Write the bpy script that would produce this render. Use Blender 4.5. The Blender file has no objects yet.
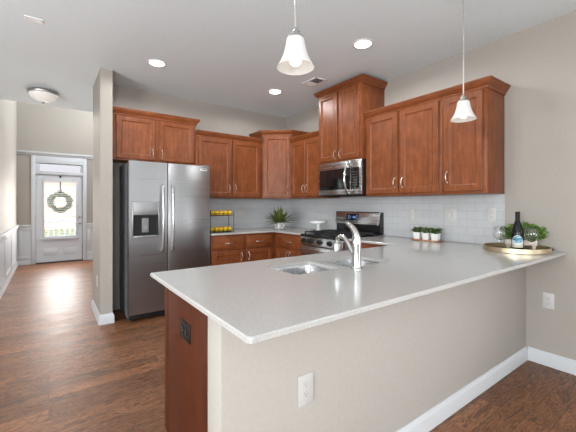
import bpy, bmesh, math, random
from mathutils import Vector, Matrix
random.seed(7)
PI = math.pi
S = bpy.context.scene
C = S.collection

# ------------------------------------------------------------------ camera
cam_d = bpy.data.cameras.new('camera')
cam = bpy.data.objects.new('camera', cam_d); C.objects.link(cam)
cam.location = (0, 0, 1.273)
cam.rotation_euler = (PI/2, 0, -math.radians(35.994))
cam_d.sensor_width = 36
cam_d.lens = 36*328.94/576
cam_d.shift_y = -(216-205.1)/576
cam_d.clip_start = 0.05
S.camera = cam

# ------------------------------------------------------------------ world, daylight, exposure
S.view_settings.view_transform = 'Standard'
S.view_settings.look = 'None'
S.view_settings.gamma = 1
S.view_settings.use_curve_mapping = False
S.view_settings.exposure = 0.58

w = bpy.data.worlds.new('world'); S.world = w; w.use_nodes = True
nt = w.node_tree; bg = nt.nodes['Background']
sky = nt.nodes.new('ShaderNodeTexSky'); sky.sky_type = 'NISHITA'
sky.sun_disc = False; sky.sun_elevation = math.radians(48); sky.sun_rotation = math.radians(200)
hs_ = nt.nodes.new('ShaderNodeHueSaturation'); hs_.inputs['Saturation'].default_value = 0.25   # overcast sky
nt.links.new(sky.outputs[0], hs_.inputs['Color']); nt.links.new(hs_.outputs[0], bg.inputs[0]); bg.inputs[1].default_value = 0.95

def window_light(name, loc, rot, sx, sy, power, col=(0.93, 0.97, 1.0)):
    d = bpy.data.lights.new(name, 'AREA'); d.shape = 'RECTANGLE'; d.size = sx; d.size_y = sy
    d.energy = power; d.color = col
    o = bpy.data.objects.new(name, d); C.objects.link(o); o.location = loc; o.rotation_euler = rot
    return o
# daylight through the living-area windows behind the camera (area +Z faces backwards, light leaves along -Z)
window_light('daylight_near_window', (-1.6, -4.45, 1.55), (PI/2, 0, 0), 1.7, 1.6, 78)
window_light('daylight_near_window', (0.7, -4.45, 1.55), (PI/2, 0, 0), 1.3, 1.6, 16)
window_light('daylight_patio_window', (3.17, -2.05, 1.12), (PI/2, 0, PI/2), 2.2, 1.9, 48)
window_light('daylight_side_window', (-3.95, -0.6, 1.5), (PI/2, 0, -PI/2), 2.2, 1.7, 145)
window_light('daylight_foyer_window', (2.15, 7.6, 3.9), (PI/2, 0, PI/2), 1.4, 1.3, 80)
window_light('daylight_front_door', (0.21, 8.90, 1.2), (-PI/2, 0, 0), 0.55, 1.15, 24, (1, 0.93, 0.87))
def fill_light(name, loc, power, size=0.25, col=(0.88, 0.95, 1.0)):  # bodiless point light added as fill, not a fixture of the room
    d = bpy.data.lights.new(name, 'POINT'); d.energy = power; d.color = col; d.shadow_soft_size = size
    o = bpy.data.objects.new(name, d); C.objects.link(o); o.location = loc
fill_light('living_room_fill', (-2.4, 2.2, 0.95), 80)  # added low fill, lifts ceiling and cabinets from out of view
fill_light('living_room_fill', (-0.9, -2.2, 0.95), 22)  # second added fill, behind the camera
fill_light('inner_hall_fill', (1.5, 5.4, 1.0), 12, 0.6)  # added fill that evens out the hall's left wall and ceiling

# ------------------------------------------------------------------ materials
def mat(name, col, rough=0.5, metal=0.0, spec=0.5, coat=0.0):
    m = bpy.data.materials.new(name); m.use_nodes = True
    b = m.node_tree.nodes['Principled BSDF']
    b.inputs['Base Color'].default_value = (*col, 1); b.inputs['Roughness'].default_value = rough
    b.inputs['Metallic'].default_value = metal; b.inputs['Specular IOR Level'].default_value = spec
    b.inputs['Coat Weight'].default_value = coat
    return m
def nodes(m): return m.node_tree.nodes, m.node_tree.links, m.node_tree.nodes['Principled BSDF']
def coords(m, scale, src='Object', rot=(0, 0, 0)):
    n, l, b = nodes(m)
    tc = n.new('ShaderNodeTexCoord'); mp = n.new('ShaderNodeMapping')
    mp.inputs['Scale'].default_value = scale; mp.inputs['Rotation'].default_value = rot
    l.new(tc.outputs[src], mp.inputs[0]); return mp.outputs[0]
def noise(m, vec, scale, detail=4, rough=0.55, dist=0.0):
    n, l, b = nodes(m)
    t = n.new('ShaderNodeTexNoise'); t.inputs['Scale'].default_value = scale
    t.inputs['Detail'].default_value = detail; t.inputs['Roughness'].default_value = rough
    t.inputs['Distortion'].default_value = dist
    l.new(vec, t.inputs['Vector']); return t.outputs['Fac']
def ramp(m, fac, stops):
    n, l, b = nodes(m)
    r = n.new('ShaderNodeValToRGB'); l.new(fac, r.inputs[0])
    e = r.color_ramp.elements
    while len(e) < len(stops): e.new(0.5)
    for el, (p, c) in zip(e, stops):
        el.position = p; el.color = (*c, 1) if len(c) == 3 else c
    return r.outputs[0]
def mix(m, fac, a, b_, mode='MIX'):
    n, l, b = nodes(m)
    x = n.new('ShaderNodeMix'); x.data_type = 'RGBA'; x.blend_type = mode
    for sock, v in ((x.inputs[0], fac), (x.inputs[6], a), (x.inputs[7], b_)):
        if hasattr(v, 'links'): l.new(v, sock)
        elif isinstance(v, (int, float)): sock.default_value = v
        else: sock.default_value = (*v, 1)
    return x.outputs[2]
def base(m, out): nodes(m)[1].new(out, nodes(m)[2].inputs['Base Color'])
def bump(m, h, strength=0.2, dist=0.002):
    n, l, b = nodes(m)
    k = n.new('ShaderNodeBump'); k.inputs['Strength'].default_value = strength; k.inputs['Distance'].default_value = dist
    l.new(h, k.inputs['Height']); l.new(k.outputs[0], b.inputs['Normal'])

def paint(name, col, rough=0.6, var=0.03):
    m = mat(name, col, rough, spec=0.3)
    v = coords(m, (1, 1, 1)); f = noise(m, v, 60, 3)
    base(m, ramp(m, f, [(0.3, tuple(c*(1-var) for c in col)), (0.7, tuple(min(1, c*(1+var)) for c in col))]))
    bump(m, noise(m, v, 350, 2), 0.02, 0.0006)
    return m
M_wall = paint('wall_paint', (0.368, 0.337, 0.300))
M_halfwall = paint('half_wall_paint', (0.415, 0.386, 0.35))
M_ceil = paint('ceiling_paint', (0.83, 0.925, 0.97), 0.8)
M_white = paint('white_trim_paint', (0.57, 0.585, 0.605), 0.35, 0.01)
M_fitting = paint('white_fitting_enamel', (0.86, 0.87, 0.88), 0.4, 0.01)
M_doorwhite = paint('white_door_paint', (0.60, 0.62, 0.655), 0.4, 0.01)

def wood(name, c1, c2, c3, axis='Z', rough=0.38):
    m = mat(name, c2, rough, spec=0.30, coat=0.0)
    n, l, b = nodes(m); b.inputs['Coat Roughness'].default_value = 0.25
    sc = {'Z': (14, 14, 1.2), 'X': (1.2, 14, 14), 'Y': (14, 1.2, 14)}[axis]
    v = coords(m, sc); g = noise(m, v, 4.0, 6, 0.6, 0.6)
    v2 = coords(m, (1, 1, 1)); blot = noise(m, v2, 9.0, 4, 0.6, 0.4)
    grain = ramp(m, g, [(0.30, c1), (0.52, c2), (0.72, c3)])
    bl = ramp(m, blot, [(0.32, (0.80, 0.74, 0.72)), (0.68, (1.12, 1.10, 1.08))])
    base(m, mix(m, 1.0, grain, bl, 'MULTIPLY'))
    bump(m, g, 0.06, 0.001)
    return m
CH = ((0.150, 0.043, 0.0135), (0.212, 0.064, 0.021), (0.275, 0.092, 0.032))
M_wood = wood('cherry_wood', *CH)
M_woodX = wood('cherry_wood_horizontal', *CH, axis='X')
M_woodY = wood('cherry_wood_horizontal_side', *CH, axis='Y')
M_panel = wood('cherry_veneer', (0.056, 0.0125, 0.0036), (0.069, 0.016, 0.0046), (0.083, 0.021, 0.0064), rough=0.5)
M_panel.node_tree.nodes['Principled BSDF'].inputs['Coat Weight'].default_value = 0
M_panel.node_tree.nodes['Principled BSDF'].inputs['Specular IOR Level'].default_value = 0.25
M_toe = mat('toe_kick_dark', (0.05, 0.02, 0.012), 0.6)
M_traywood = wood('light_wood', (0.30, 0.17, 0.09), (0.36, 0.21, 0.12), (0.42, 0.26, 0.15), 'Y', 0.5)
M_whitewash = wood('whitewashed_wood', (0.55, 0.48, 0.40), (0.66, 0.60, 0.52), (0.76, 0.71, 0.64), 'X', 0.6)

def floor_mat():
    m = mat('hickory_floor', (0.1, 0.05, 0.03), 0.3, spec=0.5)
    n, l, b = nodes(m)
    v = coords(m, (1, 1, 1))
    br = n.new('ShaderNodeTexBrick')
    br.inputs['Scale'].default_value = 1.0; br.inputs['Brick Width'].default_value = 1.15
    br.inputs['Row Height'].default_value = 0.127; br.inputs['Mortar Size'].default_value = 0.0013
    br.inputs['Mortar Smooth'].default_value = 0.2; br.inputs['Bias'].default_value = 0.0
    br.offset = 0.37; br.offset_frequency = 2
    br.inputs['Color1'].default_value = (0, 0, 0, 1); br.inputs['Color2'].default_value = (1, 1, 1, 1)
    br.inputs['Mortar'].default_value = (0.5, 0.5, 0.5, 1)
    l.new(v, br.inputs['Vector'])
    # per-plank shift of the grain
    add = n.new('ShaderNodeVectorMath'); add.operation = 'MULTIPLY_ADD'
    l.new(br.outputs['Color'], add.inputs[0]); add.inputs[1].default_value = (7.3, 3.1, 5.7)
    mp = n.new('ShaderNodeMapping'); mp.inputs['Scale'].default_value = (1.7, 9.0, 1.0)
    l.new(v, mp.inputs[0]); l.new(mp.outputs[0], add.inputs[2])
    g = noise(m, add.outputs[0], 1.5, 5, 0.55, 1.2)
    fine = noise(m, add.outputs[0], 14.0, 5, 0.7, 0.8)
    D_, M_, L_ = (0.088, 0.034, 0.014), (0.212, 0.090, 0.041), (0.30, 0.136, 0.063)
    grain = ramp(m, g, [(0.30, M_), (0.37, D_), (0.41, M_), (0.455, L_), (0.48, D_), (0.50, M_), (0.55, L_), (0.575, D_), (0.60, M_), (0.66, L_), (0.70, D_), (0.76, M_)])
    fin = ramp(m, fine, [(0.35, (0.60, 0.57, 0.55)), (0.65, (1.25, 1.25, 1.25))])
    c = mix(m, 1.0, grain, fin, 'MULTIPLY')
    pl = ramp(m, br.outputs['Color'], [(0.0, (0.66, 0.64, 0.62)), (1.0, (1.22, 1.18, 1.14))])
    c = mix(m, 1.0, c, pl, 'MULTIPLY')
    c = mix(m, br.outputs['Fac'], c, (0.018, 0.009, 0.006))
    base(m, c)
    rr = ramp(m, g, [(0.3, (0.38,)*3), (0.7, (0.52,)*3)]); l.new(rr, b.inputs['Roughness'])
    bump(m, g, 0.5, 0.004)
    return m
M_floor = floor_mat()

def tile_mat(name, swap):
    m = mat(name, (0.62, 0.64, 0.66), 0.18, spec=0.5)
    n, l, b = nodes(m)
    tc = n.new('ShaderNodeTexCoord'); sp = n.new('ShaderNodeSeparateXYZ'); cb = n.new('ShaderNodeCombineXYZ')
    l.new(tc.outputs['Object'], sp.inputs[0])
    l.new(sp.outputs['Y' if swap else 'X'], cb.inputs[0]); l.new(sp.outputs['Z'], cb.inputs[1])
    br = n.new('ShaderNodeTexBrick')
    br.inputs['Scale'].default_value = 1.0; br.inputs['Brick Width'].default_value = 0.152
    br.inputs['Row Height'].default_value = 0.076; br.inputs['Mortar Size'].default_value = 0.0016
    br.inputs['Color1'].default_value = (0.49, 0.497, 0.503, 1); br.inputs['Color2'].default_value = (0.508, 0.516, 0.522, 1)
    br.inputs['Mortar'].default_value = (0.36, 0.37, 0.38, 1)
    l.new(cb.outputs[0], br.inputs['Vector']); base(m, br.outputs['Color'])
    inv = n.new('ShaderNodeMath'); inv.operation = 'SUBTRACT'; inv.inputs[0].default_value = 1
    l.new(br.outputs['Fac'], inv.inputs[1]); bump(m, inv.outputs[0], 0.4, 0.001)
    return m
M_tileR = tile_mat('white_subway_tile_side', True)
M_tileB = tile_mat('white_subway_tile_back', False)

def quartz():
    m = mat('speckled_quartz', (0.6, 0.6, 0.58), 0.16, spec=0.5)
    v = coords(m, (1, 1, 1))
    f = noise(m, v, 420, 2, 0.7); f2 = noise(m, v, 170, 3, 0.6)
    a = ramp(m, f, [(0.34, (0.33, 0.323, 0.31)), (0.46, (0.485, 0.482, 0.468)), (0.60, (0.50, 0.497, 0.483)), (0.70, (0.60, 0.597, 0.585))])
    bb = ramp(m, f2, [(0.35, (0.93, 0.92, 0.91)), (0.65, (1.03, 1.03, 1.03))])
    base(m, mix(m, 1.0, a, bb, 'MULTIPLY'))
    return m
M_quartz = quartz()

def steel(name, col, rough, axis, var=0.06):
    m = mat(name, col, rough, 1.0)
    sc = {'X': (0.6, 220, 220), 'Y': (220, 0.6, 220), 'Z': (220, 220, 0.6)}[axis]
    f = noise(m, coords(m, sc), 1.0, 3, 0.5)
    base(m, ramp(m, f, [(0.3, tuple(c*(1-var) for c in col)), (0.7, tuple(c*(1+var) for c in col))]))
    n, l, b = nodes(m)
    l.new(ramp(m, f, [(0.3, (rough*0.85,)*3), (0.7, (rough*1.2,)*3)]), b.inputs['Roughness'])
    return m
M_fridge = steel('brushed_steel_door', (0.35, 0.353, 0.357), 0.32, 'X', 0.015)
M_steel = steel('brushed_steel', (0.54, 0.54, 0.537), 0.25, 'Y', 0.015)
M_sink = steel('sink_steel', (0.50, 0.505, 0.51), 0.26, 'Y', 0.02)
M_chrome = mat('brushed_chrome', (0.62, 0.62, 0.615), 0.15, 1.0)
M_nickel = mat('satin_nickel', (0.70, 0.66, 0.60), 0.28, 1.0)
M_greynickel = mat('grey_nickel', (0.42, 0.42, 0.41), 0.35, 1.0)
M_darkgrey = paint('dark_grey_enamel', (0.13, 0.136, 0.142), 0.4)
M_black = mat('black_enamel', (0.012, 0.012, 0.013), 0.22)
M_blackmatt = mat('black_iron', (0.018, 0.018, 0.019), 0.55)
M_blackglass = mat('black_glass', (0.008, 0.008, 0.009), 0.06, spec=0.6)
M_plastic = mat('white_plastic', (0.53, 0.522, 0.508), 0.4)
M_slot = mat('slot_dark', (0.10, 0.09, 0.085), 0.6)
M_blackplastic = mat('black_plastic', (0.010, 0.010, 0.010), 0.45, spec=0.35)
M_ceramic = mat('white_ceramic', (0.80, 0.79, 0.77), 0.25)
M_brass = mat('brushed_brass', (0.66, 0.56, 0.39), 0.36, 1.0)
M_mirror = mat('tray_bottom', (0.20, 0.135, 0.085), 0.25)
M_soil = mat('soil', (0.03, 0.02, 0.014), 0.9)
M_wire = mat('black_wire', (0.012, 0.012, 0.012), 0.4)

def glassm(name, col=(1, 1, 1), rough=0.0, ior=1.45):
    m = mat(name, col, rough); b = nodes(m)[2]
    b.inputs['Transmission Weight'].default_value = 1.0; b.inputs['IOR'].default_value = ior
    return m
M_glass = glassm('clear_glass')
M_paneglass = glassm('window_glass', (0.97, 0.99, 0.99), 0.0, 1.05)
M_bottle = mat('dark_green_bottle', (0.004, 0.008, 0.006), 0.08, spec=0.35)

def emis(name, col, strength, basecol=(0.8, 0.8, 0.8), rough=0.4):
    m = mat(name, basecol, rough); b = nodes(m)[2]
    b.inputs['Emission Color'].default_value = (*col, 1); b.inputs['Emission Strength'].default_value = strength
    return m
M_lamp = emis('lamp_lens', (1, 0.97, 0.93), 6.0)
M_bulb = emis('bulb_glow', (1, 0.93, 0.82), 1.6)
M_display = mat('display_glass', (0.006, 0.012, 0.03), 0.1)
M_digits = emis('display_digits', (0.35, 0.52, 0.80), 0.16, (0.1, 0.2, 0.4))

def frosted(name, glow, trans=0.25):
    m = mat(name, (0.72, 0.71, 0.69), 0.35); n, l, b = nodes(m)
    b.inputs['Transmission Weight'].default_value = trans; b.inputs['Roughness'].default_value = 0.4; b.inputs['IOR'].default_value = 1.2
    b.inputs['Emission Color'].default_value = (1, 0.94, 0.86, 1); b.inputs['Emission Strength'].default_value = glow
    return m
M_shade = frosted('frosted_shade_glass', 0.05)
M_bowl = frosted('frosted_bowl_glass', 0.20, 0.2)

def leafm(name, c1, c2):
    m = mat(name, c1, 0.5)
    f = noise(m, coords(m, (1, 1, 1)), 45, 2)
    base(m, ramp(m, f, [(0.35, c1), (0.65, c2)])); return m
M_agave = leafm('spiky_leaf', (0.045, 0.075, 0.014), (0.13, 0.16, 0.040))
M_succ = leafm('succulent_leaf', (0.055, 0.10, 0.025), (0.17, 0.24, 0.085))
M_fern = leafm('bushy_leaf', (0.075, 0.18, 0.018), (0.22, 0.40, 0.06))
M_wreath = leafm('wreath_leaf', (0.26, 0.30, 0.13), (0.50, 0.52, 0.30))
def lemonm():
    m = mat('lemon_peel', (0.75, 0.50, 0.02), 0.4)
    v = coords(m, (1, 1, 1))
    base(m, ramp(m, noise(m, v, 30, 2), [(0.3, (0.62, 0.36, 0.008)), (0.7, (0.80, 0.56, 0.03))]))
    bump(m, noise(m, v, 320, 2), 0.25, 0.001); return m
M_lemon = lemonm()
M_label = mat('bottle_label', (0.70, 0.72, 0.72), 0.55)
def wavem():
    m = mat('label_blue_wave', (0.05, 0.25, 0.4), 0.55)
    f = noise(m, coords(m, (1, 1, 2.5)), 38, 3, 0.5, 0.8)
    base(m, ramp(m, f, [(0.36, (0.012, 0.055, 0.11)), (0.50, (0.04, 0.27, 0.42)), (0.62, (0.50, 0.66, 0.72))])); return m
M_wave = wavem()
M_band = mat('label_cream', (0.62, 0.60, 0.48), 0.55)
M_capsule = mat('bottle_capsule', (0.006, 0.006, 0.006), 0.45, spec=0.3)
def brickm():
    m = mat('far_brick', (0.45, 0.2, 0.15), 0.8); n, l, b = nodes(m)
    tc = n.new('ShaderNodeTexCoord'); sp = n.new('ShaderNodeSeparateXYZ'); cb = n.new('ShaderNodeCombineXYZ')
    l.new(tc.outputs['Object'], sp.inputs[0]); l.new(sp.outputs['X'], cb.inputs[0]); l.new(sp.outputs['Z'], cb.inputs[1])
    br = n.new('ShaderNodeTexBrick'); br.inputs['Scale'].default_value = 1
    br.inputs['Brick Width'].default_value = 0.25; br.inputs['Row Height'].default_value = 0.08; br.inputs['Mortar Size'].default_value = 0.008
    br.inputs['Color1'].default_value = (0.50, 0.25, 0.19, 1); br.inputs['Color2'].default_value = (0.40, 0.19, 0.15, 1); br.inputs['Mortar'].default_value = (0.6, 0.55, 0.5, 1)
    l.new(cb.outputs[0], br.inputs['Vector']); base(m, br.outputs['Color']); return m
M_brick = brickm()
M_roof = paint('roof_shingle', (0.12, 0.11, 0.11), 0.9, 0.25)
M_lawn = leafm('lawn', (0.07, 0.12, 0.03), (0.13, 0.18, 0.06))
M_concrete = paint('concrete', (0.50, 0.48, 0.45), 0.8, 0.08)

# ------------------------------------------------------------------ mesh helpers
ORG = {}
class Fr:                       # local frame: u along the face, v up, n out of the face
    def __init__(s, o, U, N, V=(0, 0, 1)):
        s.o = Vector(o); s.U = Vector(U).normalized(); s.N = Vector(N).normalized(); s.V = Vector(V).normalized()
    def __call__(s, u, v, n=0): return s.o + s.U*u + s.V*v + s.N*n
W = Fr((0, 0, 0), (1, 0, 0), (0, 1, 0))      # W(x, z, y)
def bmn(): return bmesh.new()
def fix(bm, vs):
    fs = {f for v in vs for f in v.link_faces}
    bmesh.ops.recalc_face_normals(bm, faces=list(fs))
def hexa(bm, pts, bevel=0.0, seg=2):
    v = [bm.verts.new(p) for p in pts]
    fs = [bm.faces.new([v[i] for i in q]) for q in ((0, 3, 2, 1), (4, 5, 6, 7), (0, 1, 5, 4), (1, 2, 6, 5), (2, 3, 7, 6), (3, 0, 4, 7))]
    bmesh.ops.recalc_face_normals(bm, faces=fs)
    if bevel > 0:
        es = {e for f in fs for e in f.edges}
        bmesh.ops.bevel(bm, geom=list(es), offset=bevel, segments=seg, profile=0.5, affect='EDGES')
def fbox(bm, fr, u0, u1, v0, v1, n0, n1, bevel=0.0, seg=2):
    hexa(bm, [fr(u, v, n) for v in (v0, v1) for (u, n) in ((u0, n0), (u1, n0), (u1, n1), (u0, n1))], bevel, seg)
def box(bm, x0, x1, y0, y1, z0, z1, bevel=0.0, seg=2):
    fbox(bm, W, x0, x1, z0, z1, y0, y1, bevel, seg)
def ring_loft(bm, rings, close=True, cap0=True, cap1=True):
    R = [[bm.verts.new(p) for p in r] for r in rings]
    fs = []
    for a, b in zip(R, R[1:]):
        n = len(a)
        for i in range(n if close else n-1):
            j = (i+1) % n
            fs.append(bm.faces.new((a[i], a[j], b[j], b[i])))
    if cap0: fs.append(bm.faces.new(list(reversed(R[0]))))
    if cap1: fs.append(bm.faces.new(R[-1]))
    bmesh.ops.recalc_face_normals(bm, faces=fs)
    return R
def lathe(bm, prof, c, seg=24, axis=(0, 0, 1), cap0=True, cap1=True):
    ax = Vector(axis).normalized(); t = Vector((1, 0, 0)) if abs(ax.x) < 0.9 else Vector((0, 1, 0))
    a = ax.cross(t).normalized(); b = ax.cross(a); c = Vector(c)
    rings = [[c + ax*z + (a*math.cos(2*PI*i/seg) + b*math.sin(2*PI*i/seg))*max(r, 1e-5) for i in range(seg)] for r, z in prof]
    return ring_loft(bm, rings, True, cap0, cap1)
def tube(bm, pts, r, seg=10, radii=None):
    P = [Vector(p) for p in pts]; n = len(P)
    T = [((P[min(i+1, n-1)] - P[max(i-1, 0)])).normalized() for i in range(n)]
    ref = Vector((0, 0, 1)) if abs(T[0].z) < 0.9 else Vector((1, 0, 0))
    a = T[0].cross(ref).normalized(); rings = []
    for i in range(n):
        a = (a - T[i]*a.dot(T[i])).normalized(); b = T[i].cross(a)
        rr = radii[i] if radii else r
        rings.append([P[i] + (a*math.cos(2*PI*k/seg) + b*math.sin(2*PI*k/seg))*rr for k in range(seg)])
    ring_loft(bm, rings)
def curve(pts, n=6):            # Catmull-Rom through pts
    P = [Vector(p) for p in pts]; P = [2*P[0]-P[1]] + P + [2*P[-1]-P[-2]]; out = []
    for i in range(1, len(P)-2):
        for k in range(n):
            t = k/n; p0, p1, p2, p3 = P[i-1:i+3]
            out.append(0.5*((2*p1) + (p2-p0)*t + (2*p0-5*p1+4*p2-p3)*t*t + (3*p1-p0-3*p2+p3)*t**3))
    out.append(P[-2]); return out
def rrect(x0, x1, y0, y1, r, k=5):
    pts = []
    for cx, cy, a0 in ((x1-r, y0+r, -PI/2), (x1-r, y1-r, 0), (x0+r, y1-r, PI/2), (x0+r, y0+r, PI)):
        for i in range(k+1):
            a = a0 + PI/2*i/k; pts.append((cx+r*math.cos(a), cy+r*math.sin(a)))
    return pts
def plate(bm, outer, holes, z0, z1, ch=0.004):      # slab with holes; outer is counter-clockwise
    def inset(poly, d):
        n = len(poly); out = []
        for i in range(n):
            p0, p1, p2 = (Vector(poly[(i+k-1) % n]) for k in range(3))
            d1 = (p1-p0).normalized(); d2 = (p2-p1).normalized()
            n1 = Vector((-d1.y, d1.x)); n2 = Vector((-d2.y, d2.x)); m = (n1+n2)
            out.append(p1 + m*(d/max(0.2, (1+n1.dot(n2)))))
        return out
    top = [inset(outer, ch)] + [list(map(Vector, h)) for h in holes]
    mid = [list(map(Vector, outer))]; fs = []
    def loopv(poly, z): return [bm.verts.new((p[0], p[1], z)) for p in poly]
    T = [loopv(p, z1) for p in top]; B = [loopv(inset(outer, ch), z0)] + [loopv(h, z0) for h in holes]
    M1 = loopv(outer, z1-ch); M0 = loopv(outer, z0+ch)
    def wall(a, b):
        for i in range(len(a)):
            j = (i+1) % len(a); fs.append(bm.faces.new((a[i], a[j], b[j], b[i])))
    wall(B[0], M0); wall(M0, M1); wall(M1, T[0])
    for t, b in zip(T[1:], B[1:]): wall(b, t)
    for L in (T, B):
        es = []
        for l in L:
            for i in range(len(l)):
                e = bm.edges.get((l[i], l[(i+1) % len(l)])) or bm.edges.new((l[i], l[(i+1) % len(l)]))
                es.append(e)
        r = bmesh.ops.triangle_fill(bm, use_beauty=True, use_dissolve=False, edges=es)
        fs += [g for g in r['geom'] if isinstance(g, bmesh.types.BMFace)]
    bmesh.ops.recalc_face_normals(bm, faces=fs)
def sweep(bm, path, prof, z0, side=1):               # moulding along a 2-D path, prof = (out, z)
    P = [Vector(p) for p in path]; n = len(P); off = []
    for i in range(n):
        ns = []
        if i > 0: d = (P[i]-P[i-1]).normalized(); ns.append(Vector((d.y, -d.x))*side)
        if i < n-1: d = (P[i+1]-P[i]).normalized(); ns.append(Vector((d.y, -d.x))*side)
        m = ns[0] if len(ns) == 1 else (ns[0]+ns[1])/(1+ns[0].dot(ns[1]))
        off.append(m)
    ring_loft(bm, [[(*(P[i]+off[i]*o), z0+z) for o, z in prof] for i in range(n)])
def blob(bm, c, r, sub=2, sx=1, sy=1, sz=1, rot=None):
    m = Matrix.Translation(c) @ (rot or Matrix.Identity(4)) @ Matrix.Diagonal((sx*r, sy*r, sz*r, 1))
    bmesh.ops.create_icosphere(bm, subdivisions=sub, radius=1, matrix=m)
def leaf(bm, p, d, L, wd, bend=0.2, up=(0, 0, 1), seg=4, thick=0.0):
    p = Vector(p); d = Vector(d).normalized(); s = d.cross(Vector(up))
    s = s.normalized() if s.length > 1e-3 else Vector((1, 0, 0))
    nrm = s.cross(d).normalized(); prev = None
    for i in range(seg+1):
        t = i/seg; c = p + d*L*t - Vector((0, 0, 1))*bend*L*t*t
        ww = wd*(math.sin(PI*min(1, 0.25+0.75*t))**0.8)*0.5 if i < seg else 0.0004
        a, b, m = bm.verts.new(c - s*ww), bm.verts.new(c + s*ww), bm.verts.new(c - nrm*ww*0.35)
        if prev: bm.faces.new((prev[0], prev[2], m, a)); bm.faces.new((prev[2], prev[1], b, m))
        prev = (a, b, m)

def smooth_auto(me, ang=35):
    bm = bmesh.new(); bm.from_mesh(me)
    for f in bm.faces: f.smooth = True
    for e in bm.edges:
        e.smooth = not (len(e.link_faces) == 2 and e.calc_face_angle(0) > math.radians(ang))
    bm.to_mesh(me); bm.free()
def obj(name, bm, m, parent=None, loc=None, label=None, smooth=True):
    """link the mesh; geometry is given in world coordinates, the object's origin is loc (or its parent's)"""
    me = bpy.data.meshes.new(name)
    o = bpy.data.objects.new(name, me)
    org = Vector(loc) if loc is not None else (ORG[parent.name] if parent else Vector((0, 0, 0)))
    bmesh.ops.translate(bm, verts=bm.verts, vec=-org)
    bm.to_mesh(me); bm.free(); me.materials.append(m)
    if smooth: smooth_auto(me)
    if parent:
        o.parent = parent; o.location = org - ORG[parent.name]
    else: o.location = org
    C.objects.link(o); ORG[o.name] = org
    if label: o['label'] = label
    return o
def thing(name, label, cat, loc, group=None):
    o = bpy.data.objects.new(name, None); C.objects.link(o); o.location = loc; o.empty_display_size = 0.1
    o['label'] = label; o['category'] = cat
    if group: o['group'] = group
    ORG[o.name] = Vector(loc); return o
def tag(o, label, cat, group=None):
    o['label'] = label; o['category'] = cat
    if group: o['group'] = group
    return o
def struct(name, bm, m, parent=None):
    o = obj(name, bm, m, parent)
    if not parent: o['kind'] = 'structure'
    return o
def copy_tree(o, loc, label, group=None):
    r = o.copy(); C.objects.link(r); r.location = loc; r['label'] = label; ORG[r.name] = Vector(loc)
    if group: r['group'] = group
    for ch in list(o.children):
        c = ch.copy(); C.objects.link(c); c.parent = r
        for g in list(ch.children):
            d = g.copy(); C.objects.link(d); d.parent = c
    return r

# ------------------------------------------------------------------ room shell
CZ = 2.735; XR = 3.2; YB = 4.47; YP = 1.046
b = bmn(); box(b, -4.1, 3.35, -4.6, 9.15, -0.1, 0.0); struct('floor', b, M_floor)
b = bmn(); box(b, -4.1, 3.35, -4.6, 6.0, CZ, CZ+0.3); struct('ceiling', b, M_ceil)
b = bmn(); box(b, -0.7, 2.35, 6.0, 9.15, 5.2, 5.3); struct('ceiling_foyer', b, M_ceil)
b = bmn()
for y0, y1, z0, z1 in ((-4.6, -3.2, 0, CZ), (-0.9, 4.6, 0, CZ), (-3.2, -0.9, 2.12, CZ), (-3.2, -0.9, 0, 0.1)): box(b, XR, XR+0.15, y0, y1, z0, z1)
struct('wall_right', b, M_wall)
b = bmn(); box(b, 0.556, XR, YB, 4.6, 0, CZ); struct('wall_back', b, M_wall)
b = bmn(); box(b, 0.44, 0.556, 4.0, 4.72, 0, CZ); struct('wall_stub', b, M_wall)
b = bmn(); box(b, -0.70, -0.55, 5.85, 9.0, 0, 5.2); struct('wall_left_hall', b, M_wall)
b = bmn(); box(b, -4.1, -0.70, 5.85, 6.0, 0, CZ); struct('wall_living_end', b, M_wall)
b = bmn(); box(b, -0.70, 2.35, 5.9, 6.0, CZ+0.3, 5.2); struct('wall_foyer_upper', b, M_wall)
# foyer side wall with a high window
b = bmn(); box(b, 2.2, 2.35, 4.6, 9.0, 0, 3.2); box(b, 2.2, 2.35, 6.0, 9.0, 4.6, 5.2)
box(b, 2.2, 2.35, 6.0, 6.9, 3.2, 4.6); box(b, 2.2, 2.35, 8.3, 9.0, 3.2, 4.6); struct('wall_foyer_side', b, M_wall)
# door wall (openings for the door and the transom)
YD = 8.95; DX0, DX1, DZ = -0.235, 0.63, 1.945; TZ0, TZ1 = 2.02, 2.19
b = bmn()
box(b, -0.55, DX0, YD, 9.1, 0, 5.2); box(b, DX1, 2.2, YD, 9.1, 0, 5.2)
box(b, DX0, DX1, YD, 9.1, TZ1, 5.2); box(b, DX0, DX1, YD, 9.1, DZ, TZ0)
struct('wall_front', b, M_wall)
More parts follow.
